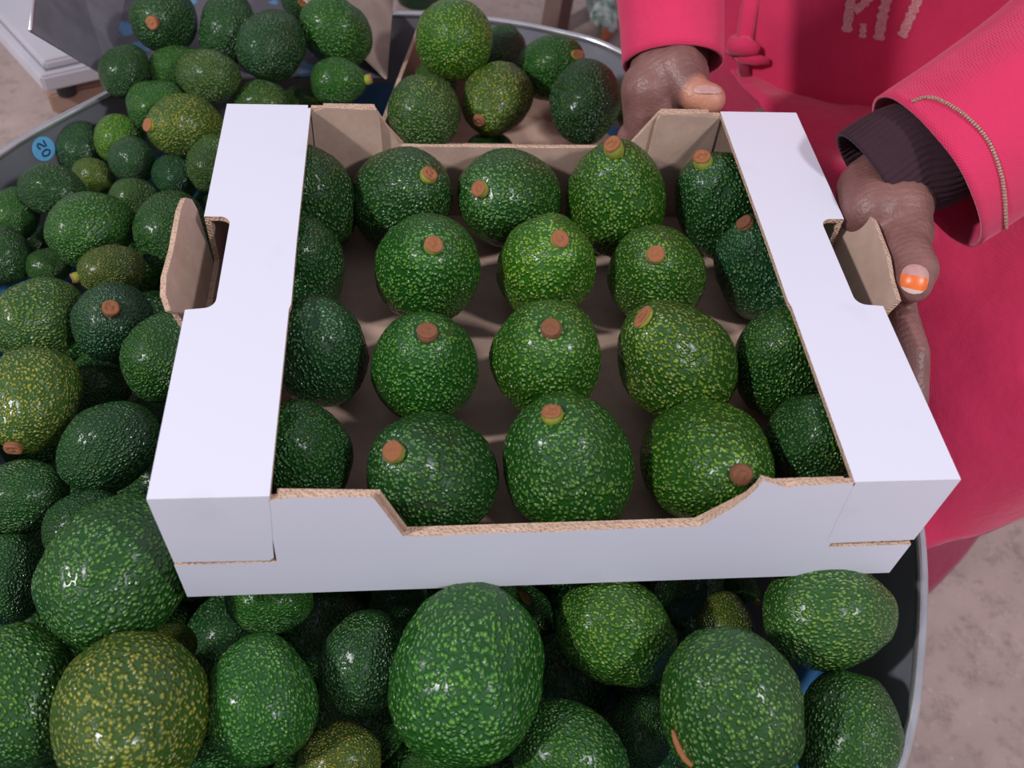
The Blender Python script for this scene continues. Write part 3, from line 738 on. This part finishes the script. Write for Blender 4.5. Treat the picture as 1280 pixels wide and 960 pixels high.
# scar on the round avocado (a ridge of dried skin following the surface)
# ------------------------------------------------------------------ the person
person = empty('person', (.45, .52, FL), label='person in a crimson robe seated by the basin, holding the white carton in both hands', cat='person')
def capsules(segs, n=14, bm=None):
    bm = bm or bmesh.new()
    for p, r1, q, r2 in segs:
        p, q = Vector(p), Vector(q); d = (q - p); L = d.length; t = d.normalized() if L > 1e-6 else Vector((0, 0, 1))
        rings = []; up = Vector((0, 0, 1)) if abs(t.z) < .9 else Vector((1, 0, 0)); u = (up - t * up.dot(t)).normalized(); v = t.cross(u)
        for k in range(6):
            a = -PI / 2 * (1 - (k + .3) / 6.3); rings.append((p + t * r1 * math.sin(a), r1 * math.cos(a)))
        m = max(2, int(L / max(r1, r2) * 2))
        for k in range(m + 1): rings.append((p + d * k / m, r1 + (r2 - r1) * k / m))
        for k in range(6):
            a = PI / 2 * ((k + 1) / 6.3); rings.append((q + t * r2 * math.sin(a), r2 * math.cos(a)))
        loft([[c + (u * math.cos(i * 2 * PI / n) + v * math.sin(i * 2 * PI / n)) * rr for i in range(n)] for c, rr in rings], bm=bm)
    return bm
def chain(pts_): return [(pts_[i][0], pts_[i][1], pts_[i + 1][0], pts_[i + 1][1]) for i in range(len(pts_) - 1)]
V = Vector
shR, shL = V((.245, .56, .31)), V((.62, .48, .32))
elR = V((.085, .365, .29))
wR = pt(838, 62, t=.70); wL = pt(1128, 218, t=.612)
vv_ = (wL - cam.location).normalized(); di_ = V(CM @ np.array([.85, .53, 0.])); di_ = (di_ - vv_ * di_.dot(vv_) + vv_ * .22).normalized()
elL = wL + di_ * .28
segs = []
# torso core, neck, head
segs += chain([(V((.46, .66, -.16)), .13), (V((.46, .62, .02)), .12), (V((.44, .58, .2)), .13)])
segs += chain([(shR, .055), (V((.44, .57, .30)), .07), (shL, .055)])
segs += chain([(V((.44, .56, .32)), .05), (V((.42, .52, .42)), .047)])
hd = V((.405, .485, .50)); fw = V((-.45, -.75, -.48)).normalized(); sd = fw.cross(V((0, 0, 1))).normalized(); hu = sd.cross(fw)
segs += [(hd - fw * .03, .078, hd + fw * .03, .072), (hd + fw * .03 - hu * .05, .05, hd + fw * .045 - hu * .075, .034),
         (hd + fw * .10 + hu * .005, .010, hd + fw * .115 - hu * .022, .014), (hd + fw * .085 - hu * .055 + sd * .018, .008, hd + fw * .085 - hu * .055 - sd * .018, .008),
         (hd + fw * .083 - hu * .064 + sd * .014, .008, hd + fw * .083 - hu * .064 - sd * .014, .008),
         (hd + fw * .085 + hu * .028 + sd * .045, .012, hd + fw * .09 + hu * .028 - sd * .045, .012)]
for s in (-1, 1):
    segs += [(hd + sd * s * .078 + hu * .02 - fw * .01, .012, hd + sd * s * .076 - hu * .02 - fw * .005, .010)]
    segs += [(hd + fw * .088 + hu * .006 + sd * s * .032, .0125, hd + fw * .089 + hu * .006 + sd * s * .034, .0125)]
# legs and feet under the robe
for s, kx, ky in ((-1, .33, .36), (1, .50, .22)):
    segs += chain([(V((.46 + s * .08, .66, -.18)), .08), (V((kx, ky + .04, -.20)), .055), (V((kx + .04, ky + .1, -.44)), .036)])
    segs += chain([(V((kx + .04, ky + .12, -.465)), .032), (V((kx, ky, -.475)), .024)])
# arms
segs += chain([(shR, .048), (elR, .040), (wR, .0300)])
segs += chain([(shL, .048), (elL, .040), (wL, .0265)])
# --- left hand (right of the picture): thumb lies along the outside of the flap, fingers under the carton
P_ = lambda x, y, t: pt(x, y, t=t)
segs += chain([(wL, .0265), (P_(1090, 238, .606), .0225), (P_(1092, 262, .585), .021)])
segs += chain([(wL, .025), (P_(1120, 262, .585), .022), (P_(1133, 292, .575), .0165)])
segs += chain([(P_(1100, 250, .600), .0225), (P_(1120, 295, .580), .0185), (P_(1130, 318, .566), .0160), (P_(1141, 337, .556), .0150), (P_(1140, 353, .549), .0122)])
segs += [(P_(1092, 262, .602), .02, V((.228, .03, -.035)), .017), (P_(1105, 280, .6), .02, V((.226, .055, -.055)), .018), (V((.228, .03, -.035)), .017, V((.224, .075, -.06)), .016)]
fing = [
 [(V((.227, .028, -.030)), .0125), (V((.217, -.018, -.026)), .0098), (V((.2145, -.046, -.027)), .0095), (V((.2145, -.066, -.045)), .0090), (V((.210, -.074, -.078)), .0085)],
 [(V((.226, .030, -.050)), .0115), (V((.213, -.008, -.080)), .0100), (V((.196, -.016, -.1030)), .0092), (V((.168, -.016, -.1025)), .0082)],
 [(V((.224, .050, -.060)), .0115), (V((.213, .022, -.088)), .0098), (V((.194, .016, -.1035)), .0090), (V((.166, .014, -.1025)), .0080)],
 [(V((.222, .072, -.064)), .0105), (V((.211, .056, -.090)), .0085), (V((.194, .050, -.1025)), .0078), (V((.173, .048, -.1015)), .0070)],
]
for f in fing: segs += chain(f)
# --- right hand (top of the picture): behind the back wall, thumb over the corner
pc = pt(818, 118, y=.182)
segs += chain([(wR, .0300), (pt(832, 98, y=.198), .0265), (pt(824, 128, y=.186), .0200), (V((.110, .181, -.045)), .0190)])
segs += [(pt(812, 112, y=.190), .021, V((.098, .179, -.04)), .0165), (pt(850, 96, y=.196), .021, V((.128, .180, -.04)), .0165)]
segs += chain([(pt(848, 88, y=.19), .019), (pt(858, 106, y=.178), .0150), (pt(869, 119, y=.168), .0118), (pt(887, 124, y=.163), .0112)])
for k, (x, ln) in enumerate(((.088, .9), (.105, 1), (.122, .96), (.138, .8))):
    segs += chain([(V((x, .182, -.045)), .0115), (V((x - .002, .176, -.082)), .0095), (V((x - .003, .160, -.1035)), .0090), (V((x - .004, .160 - .032 * ln, -.1025)), .0078)])
raw = bpy.data.meshes.new('raw_body'); bm = capsules(segs); bm.to_mesh(raw); bm.free()
ro = bpy.data.objects.new('raw_body', raw); COL.objects.link(ro)
rm = ro.modifiers.new('r', 'REMESH'); rm.mode = 'VOXEL'; rm.voxel_size = .0019; rm.use_smooth_shade = True
sm = ro.modifiers.new('s', 'SMOOTH'); sm.factor = .5; sm.iterations = 7
dg = bpy.context.evaluated_depsgraph_get(); body_me = bpy.data.meshes.new_from_object(ro.evaluated_get(dg))
bpy.data.objects.remove(ro); body_me.name = 'body'
pads = [(pt(882, 124, y=.158), .013)]
padv = [0.] * len(body_me.vertices)
for i, v in enumerate(body_me.vertices):
    for c, r_ in pads:
        d = (v.co - c).length
        if d < r_ * 1.5: padv[i] = max(0, min(1, (1.5 - d / r_) * 2.2))
at = body_me.attributes.new('pad', 'FLOAT', 'POINT'); at.data.foreach_set('value', padv)
body_me.materials.clear()
body = obj('body', body_me, person, [M['skin']], True)
BODY = BVHTree.FromPolygons([v.co.copy() for v in body_me.vertices], [p.vertices[:] for p in body_me.polygons])
def drape(bvh, px, py, lift):
    d = Vector(ray(px, py)).normalized(); h = bvh.ray_cast(cam.location, d)
    if h[0] is None: return None
    n = h[1] if h[1].dot(d) < 0 else -h[1]
    return h[0] + n * lift
def patch(bvh, cx, cy, rx, ry, rot, lift, v0=-1, v1=1, n=10, m=8, dome=.0007):
    bm = bmesh.new(); grid = []
    ca, sa = math.cos(math.radians(rot)), math.sin(math.radians(rot))
    for j in range(m + 1):
        v = v0 + (v1 - v0) * j / m; row = []
        half = math.sqrt(max(.05, 1 - abs(v) ** 3.0))
        for i in range(n + 1):
            u = (-1 + 2 * i / n) * half
            x, y = u * rx, v * ry
            p = drape(bvh, cx + x * ca - y * sa, cy + x * sa + y * ca, lift + dome * (1 - u * u))
            row.append(bm.verts.new(p) if p else None)
        grid.append(row)
    for a, b in zip(grid, grid[1:]):
        for i in range(n):
            q = (a[i], a[i + 1], b[i + 1], b[i])
            if all(q): bm.faces.new(q)
    return bm
thumb_nail = obj('thumb_nail', patch(BODY, 1143, 349, 17, 17, 12, .0005, -1, -.15), person, [M['nail']], True, label='bare pink upper half of the thumbnail')
obj('nail_polish', patch(BODY, 1143, 349, 17, 17, 12, .0006, -.2, .72), thumb_nail, [M['polish']], True, label='orange polish on the lower half of the nail')
obj('nail_tip', patch(BODY, 1143, 349, 17, 17, 12, .0006, .7, 1), thumb_nail, [M['nail_tip']], True)
obj('thumb_nail', patch(BODY, 884, 113, 17, 5, 3, .0006, -1, .9), person, [M['nail']], True)

# --- robe
def fold(p, amp, f=9, seed=0):
    q = Vector((p.x * f, p.y * f, p.z * f * .35 + seed)); return noise.noise(q) * amp + noise.noise(q * 2.3) * amp * .35
def ellring(c, rx, ry, rot, n=72, amp=.0, seed=0, power=2.3):
    out = []
    for k in range(n):
        a = 2 * PI * k / n; ca, sa = math.cos(a), math.sin(a)
        x = rx * math.copysign(abs(ca) ** (2 / power), ca); y = ry * math.copysign(abs(sa) ** (2 / power), sa)
        p = Vector((c[0] + x * math.cos(rot) - y * math.sin(rot), c[1] + x * math.sin(rot) + y * math.cos(rot), c[2]))
        d = (p - Vector(c)).normalized()
        p += d * (fold(p, amp, 10, seed) + amp * .5 * math.sin(a * 9 + c[2] * 4))
        out.append(p)
    return out
rot = -.30
ctl = [(-.49, .50, .66, .25, .25), (-.30, .49, .62, .24, .25), (-.14, .455, .565, .245, .225), (0, .44, .56, .245, .185), (.10, .435, .56, .235, .165), (.20, .44, .56, .22, .15), (.28, .44, .565, .20, .12), (.335, .44, .57, .15, .085), (.36, .44, .57, .075, .065)]
rings = []
for i in range(len(ctl) - 1):
    for k in range(8):
        t = k / 8; c = [ctl[i][m] + (ctl[i + 1][m] - ctl[i][m]) * t for m in range(5)]
        rings.append(ellring((c[1], c[2], c[0]), c[3], c[4], rot, 96, .012))
rings.append(ellring((.44, .57, .36), .075, .065, rot, 96, .004))
bm = loft(rings)
robe_bm = bm
me = bpy.data.meshes.new('robe'); bm.normal_update(); bm.to_mesh(me); bm.free()
robe = obj('robe', me, person, [M['robe']], True)
def sheet(rows, n=10, m=10, amp=.006, seed=0):
    cr = [catmull(r, m) for r in rows]; cols = list(zip(*cr)); cc_ = [catmull(c, n) for c in cols]
    grid = list(zip(*cc_)); bm = bmesh.new()
    vs = [[bm.verts.new(p + Vector((0, 0, 1)) * fold(p, amp, 14, seed) + Vector((-.5, -.8, 0)) * fold(p, amp, 9, seed + 3)) for p in g] for g in grid]
    for a, b in zip(vs, vs[1:]):
        for i in range(len(a) - 1): bm.faces.new((a[i], a[i + 1], b[i + 1], b[i]))
    bmesh.ops.recalc_face_normals(bm, faces=bm.faces)
    bmesh.ops.solidify(bm, geom=bm.faces[:], thickness=.003)
    return bm
hz = -.28
rows = [[V((.25, .56, -.17)), V((.33, .52, -.16)), V((.44, .50, -.16)), V((.56, .50, -.16)), V((.68, .54, -.17))],
        [V((.25, .42, -.15)), V((.30, .31, -.13)), V((.41, .25, -.115)), V((.54, .25, -.11)), V((.70, .32, -.12))],
        [V((.285, .26, -.15)), V((.305, .16, -.125)), V((.38, .10, -.10)), V((.52, .09, -.10)), V((.68, .16, -.13))],
        [V((.295, .13, -.21)), V((.30, .05, -.19)), V((.37, -.0, -.17)), V((.50, -.02, -.17)), V((.65, .02, -.2))],
        [pt(1105, 706, z=hz), pt(1150, 690, z=hz), pt(1205, 667, z=hz), pt(1290, 638, z=hz), pt(1420, 590, z=hz)]]
obj('robe_lap', sheet(rows, amp=.012), person, [M['robe']], True, label='robe cloth falling over the knee beside the basin')
rows = [[V((.30, .20, -.20)), V((.36, .14, -.18)), V((.46, .14, -.18)), V((.60, .16, -.18))],
        [V((.305, .10, -.33)), V((.37, .07, -.33)), V((.47, .08, -.33)), V((.60, .12, -.33))],
        [pt(1120, 775, z=-.47), pt(1172, 732, z=-.47), pt(1230, 664, z=-.47), V((.66, .22, -.47))]]
obj('underskirt', sheet(rows, amp=.004, seed=5), person, [M['robe2']], True, label='wine coloured underskirt below the robe hem')
def sleeve(cs, n=64, amp=.006, seed=0, tilt=None, thick=.0022):
    """cs: list of (centre, radius u, radius v); first ring is the open hem"""
    P = [c[0] for c in cs]; C = catmull(P, 8); rings = []; ref = None
    N = len(C)
    for i, p in enumerate(C):
        s = i / 8; k = min(int(s), len(cs) - 2); f = min(1, s - k)
        ru = cs[k][1] + (cs[k + 1][1] - cs[k][1]) * f; rv = cs[k][2] + (cs[k + 1][2] - cs[k][2]) * f
        t = (C[min(i + 1, N - 1)] - C[max(i - 1, 0)]).normalized()
        if tilt is not None and i < 14: t = t.lerp(tilt, (1 - i / 14)).normalized()
        up = V((0, 0, 1)); u = (up - t * up.dot(t)).normalized(); v = t.cross(u)
        ring = []
        for q in range(n):
            a = 2 * PI * q / n; d = (u * math.cos(a) * ru + v * math.sin(a) * rv); pp = p + d
            ring.append(pp + d.normalized() * (fold(pp, amp, 16, seed)))
        rings.append(ring)
    bm = loft(rings, cap=False); bmesh.ops.solidify(bm, geom=bm.faces[:], thickness=-thick); return bm
ca_ = pt(1086, 226, t=.604); cd_ = (elL - wL).normalized()
hemL = ca_ + cd_ * .038 + V((.003, -.006, -.012))
slL = sleeve([(hemL, .055, .054), (hemL.lerp(elL, .25), .055, .054), (hemL.lerp(elL, .6), .058, .058), (elL + V((.0, 0, .0)), .062, .062), (elL.lerp(shL, .5), .072, .072), (shL + V((.0, .01, -.02)), .085, .09)], seed=2)
slme = bpy.data.meshes.new('sleeve'); slL.normal_update(); slL.to_mesh(slme); slL.free()
sleeve_l = obj('sleeve', slme, person, [M['robe']], True)
hemR = pt(840, 80, t=.680)
slR = sleeve([(hemR, .032, .034), (wR.lerp(elR, .14), .0355, .0365), (wR.lerp(elR, .5), .038, .038), (elR, .045, .045), (elR.lerp(shR, .5), .055, .055), (shR + V((.0, .01, -.01)), .07, .08)], seed=9, amp=.002)
slmr = bpy.data.meshes.new('sleeve'); slR.normal_update(); slR.to_mesh(slmr); slR.free()
obj('sleeve', slmr, person, [M['robe']], True)
# ribbed inner cuff
def ribcuff(path, radii, n=200, ribs=50):
    rings = []; C = catmull(path, 5)
    for i, p in enumerate(C):
        s = i / (len(C) - 1) * (len(radii) - 1); k = min(int(s), len(radii) - 2); r_ = radii[k] + (radii[k + 1] - radii[k]) * (s - k)
        t = (C[min(i + 1, len(C) - 1)] - C[max(i - 1, 0)]).normalized(); up = V((0, 0, 1)); u = (up - t * up.dot(t)).normalized(); v = t.cross(u)
        rings.append([p + (u * math.cos(2 * PI * q / n) + v * math.sin(2 * PI * q / n)) * (r_ + .0006 * math.cos(ribs * 2 * PI * q / n)) for q in range(n)])
    inner = []
    for ring in rings:
        c = sum(ring, Vector()) / len(ring); inner.append([p + (c - p).normalized() * .0022 for p in ring])
    bm = loft(rings + inner[::-1] + [rings[0]], cap=False); bmesh.ops.remove_doubles(bm, verts=bm.verts, dist=1e-7); return bm
obj('ribbed_cuff', ribcuff([ca_, ca_ + cd_ * .02, ca_ + cd_ * .038 + V((.0, -.003, -.006)), ca_ + cd_ * .055 + V((.0, -.004, -.010))], [.0360, .0355, .035, .034]), person, [M['rib']], True, label='dark ribbed knit cuff showing inside the sleeve')
# stitching, lettering, toggle
SLV = BVHTree.FromPolygons([v.co.copy() for v in slme.vertices], [p.vertices[:] for p in slme.polygons])
ROBE = BVHTree.FromPolygons([v.co.copy() for v in me.vertices], [p.vertices[:] for p in me.polygons])
st = catmull([(1140, 128, 0), (1165, 123, 0), (1200, 140, 0), (1232, 172, 0), (1250, 215, 0), (1256, 260, 0), (1256, 305, 0)], 12)
pp = [drape(SLV, p.x, p.y, .0008) for p in st]; pp = [p for p in pp if p]
if len(pp) > 4:
    bm = bmesh.new()
    for i in range(len(pp) - 1):
        a, b = pp[i], pp[i + 1]
        if (b - a).length < .02: tube([a.lerp(b, .04), a.lerp(b, .3), a.lerp(b, .7), a.lerp(b, .96)], [.0006, .0013, .0013, .0006], 6, bm=bm)
    obj('gold_stitching', bm, sleeve_l, [M['gold']], True, label='line of gold chain stitching round the sleeve')
def stroke(bvh, pts_, wd, lift=.0007):
    bm = bmesh.new(); prev = None; C = catmull([(a, b, 0) for a, b in pts_], 6)
    for i, p in enumerate(C):
        t = (C[min(i + 1, len(C) - 1)] - C[max(i - 1, 0)]).normalized(); w_ = wd * (1 + .25 * math.sin(i * 2.7))
        a, b = drape(bvh, p.x - t.y * w_, p.y + t.x * w_, lift), drape(bvh, p.x + t.y * w_, p.y - t.x * w_, lift)
        if a is None or b is None: prev = None; continue
        q = (bm.verts.new(a), bm.verts.new(b))
        if prev: bm.faces.new((prev[0], prev[1], q[1], q[0]))
        prev = q
    return bm
for s, wd in (([(1075, -55), (1068, -20), (1063, 5), (1058, 40)], 6), ([(1072, -50), (1090, -45), (1096, -20), (1084, 0), (1068, 14)], 5), ([(1079, 29), (1078, 47)], 4), ([(1118, -55), (1110, -10), (1103, 20), (1098, 50)], 6.5), ([(1166, -50), (1150, -8), (1138, 20), (1127, 46)], 6)):
    obj('glitter_letter', stroke(ROBE, s, wd), robe, [M['glitter']])
ks = drape(ROBE, 935, 58, .006); kr = Vector(CM[:, 0]); ku = Vector(CM[:, 1])
def kp(x, y, lift=.004):
    p = drape(ROBE, x, y, lift); return p if p else ks
def ribbon(path, w_, th=.0022):
    bm = bmesh.new(); rings = []
    for p in catmull(path, 6): rings.append([p - kr * w_, p - kr * w_ * .6 - ku * 0 + V((-.3, -.8, .4)) * th, p + kr * w_ * .6 + V((-.3, -.8, .4)) * th, p + kr * w_, p])
    return loft(rings, bm=bm)
tog = obj('knotted_tie', ribbon([kp(946, -20), kp(943, 10, .008), kp(940, 35, .009), kp(938, 52, .009)], .0085), robe, [M['robe']], True, label='knotted cloth tie on the robe front')
bm = tube([kp(918, 62, .006), kp(928, 54, .012), kp(942, 55, .013), kp(954, 62, .008)], [.0055, .010, .0095, .005], 12)
tube([kp(926, 68, .006), kp(938, 70, .010), kp(952, 72, .009), kp(964, 76, .004)], [.004, .006, .0055, .003], 10, bm=bm)
obj('knot', bm, tog, [M['robe']], True)
obj('tail', ribbon([kp(938, 68, .008), kp(936, 86, .008), kp(938, 106, .003)], .0065), tog, [M['robe2']], True)
# headscarf
rings = []
for k in range(15):
    a = -.35 + (PI / 2 + .35) * k / 14
    c = hd - fw * .018 + hu * (.008 + .088 * math.sin(a)); r_ = .093 * math.cos(a) + .002
    rings.append([c + (sd * math.cos(q * PI / 20) * r_ * .95 + fw * (math.sin(q * PI / 20) * r_ * (1.0 if math.sin(q * PI / 20) < 0 else .98))) for q in range(40)])
obj('headscarf', loft(rings), person, [M['scarf']], True)
stool = empty('low_stool', (.48, .68, FL), label='low brown wooden stool under the seated person', cat='stool')
obj('seat', box_bm((.48, .70, -.325), (.30, .26, .03), .004), stool, [M['darkwood']])
for sx in (-1, 1):
    for sy in (-1, 1): obj('leg', box_bm((.48 + sx * .11, .70 + sy * .09, -.42), (.03, .03, .16), .002), stool, [M['darkwood']])

# reddish scar ridge on the round avocado
sc_me = SCARRED.data
SV = BVHTree.FromPolygons([SCARRED.matrix_world @ v.co for v in sc_me.vertices], [p.vertices[:] for p in sc_me.polygons])
sp = [drape(SV, x, y, .0004) for x, y in ((842, 912), (846, 924), (851, 936), (858, 948), (866, 957))]
sp = [p for p in sp if p]
if len(sp) > 2:
    inv = SCARRED.matrix_world.inverted(); bm = tube([inv @ p for p in sp], [.03, .055, .06, .055, .035][:len(sp)], 8, squash=(.6, 1))
    s = obj('scar', bm, None, [M['stem_cut']], True, label='reddish brown dried scar'); s.parent = SCARRED

# ------------------------------------------------------------------ background things on the floor
def at(px, py, z=FL): return pt(px, py, z=z)
bs = empty('background_stool', at(690, 10), label='brown wooden stool whose legs show behind the basin, top of the picture', cat='stool')
a = at(700, 44); b = at(740, -60)
s1 = pt(640, -190, z=-.12)
def leg(p, q, w_): 
    return tube([p, q], w_, 4)
for k, (p, dx) in enumerate(((at(692, 40), -.03), (at(690, 40) + V((.32, .03, 0)), .03), (at(700, 40) + V((-.02, .34, 0)), -.03), (at(700, 40) + V((.30, .36, 0)), .03))):
    obj('leg', tube([p + V((0, 0, .0)), p + V((-dx, .03 if k < 2 else -.03, .36))], .024, 4), bs, [M['darkwood']])
cx = at(700, 40) + V((.15, .19, .375))
obj('seat', box_bm(cx, (.42, .40, .03), .004), bs, [M['darkwood']])
bk = at(522, 12)
bkt = empty('green_bucket', bk, label='dark green plastic bucket behind the basin, top of the picture', cat='bucket')
rg = [[bk + V((r_ * math.cos(q * PI / 18), r_ * math.sin(q * PI / 18) + .03, z)) for q in range(36)] for r_, z in ((.035, .002), (.042, .08), (.045, .08), (.045, .085), (.041, .085), (.039, .075), (.033, .008))]
obj('body', loft(rg), bkt, [M['green']], True)
hp = [bk + V((.044 * math.cos(q), .03 + .02 * math.sin(q), .082 + .03 * math.sin(q))) for q in [i * PI / 12 for i in range(13)]]
obj('handle', tube(hp, .002, 6), bkt, [M['rim']], True)
bp = at(752, 22)
bt = empty('crumpled_wrapper', bp, label='green and white crumpled wrapper lying on the floor beside the red sleeve', cat='wrapper')
bm = bmesh.new(); bmesh.ops.create_icosphere(bm, subdivisions=4, radius=1)
for v in bm.verts:
    n_ = noise.noise(v.co * 3) * .35; v.co = v.co * (1 + n_); v.co = Vector((v.co.x * .025, v.co.y * .07, v.co.z * .014 + .016)) + bp
obj('wrapper', bm, bt, [M['glassgreen']])
cp = at(757, 48)
ct = empty('orange_carrot', cp, label='slim orange carrot lying on the floor behind the basin rim', cat='carrot')
obj('root', tube([cp + V((.03, .07, .012)), cp + V((.015, .035, .012)), cp + V((0, 0, .011)), cp + V((-.012, -.03, .009))], [.008, .011, .009, .003], 12), ct, [M['orange']], True)
obj('crown', tube([cp + V((.03, .07, .012)), cp + V((.036, .084, .014))], [.005, .003], 8), ct, [M['green']], True)
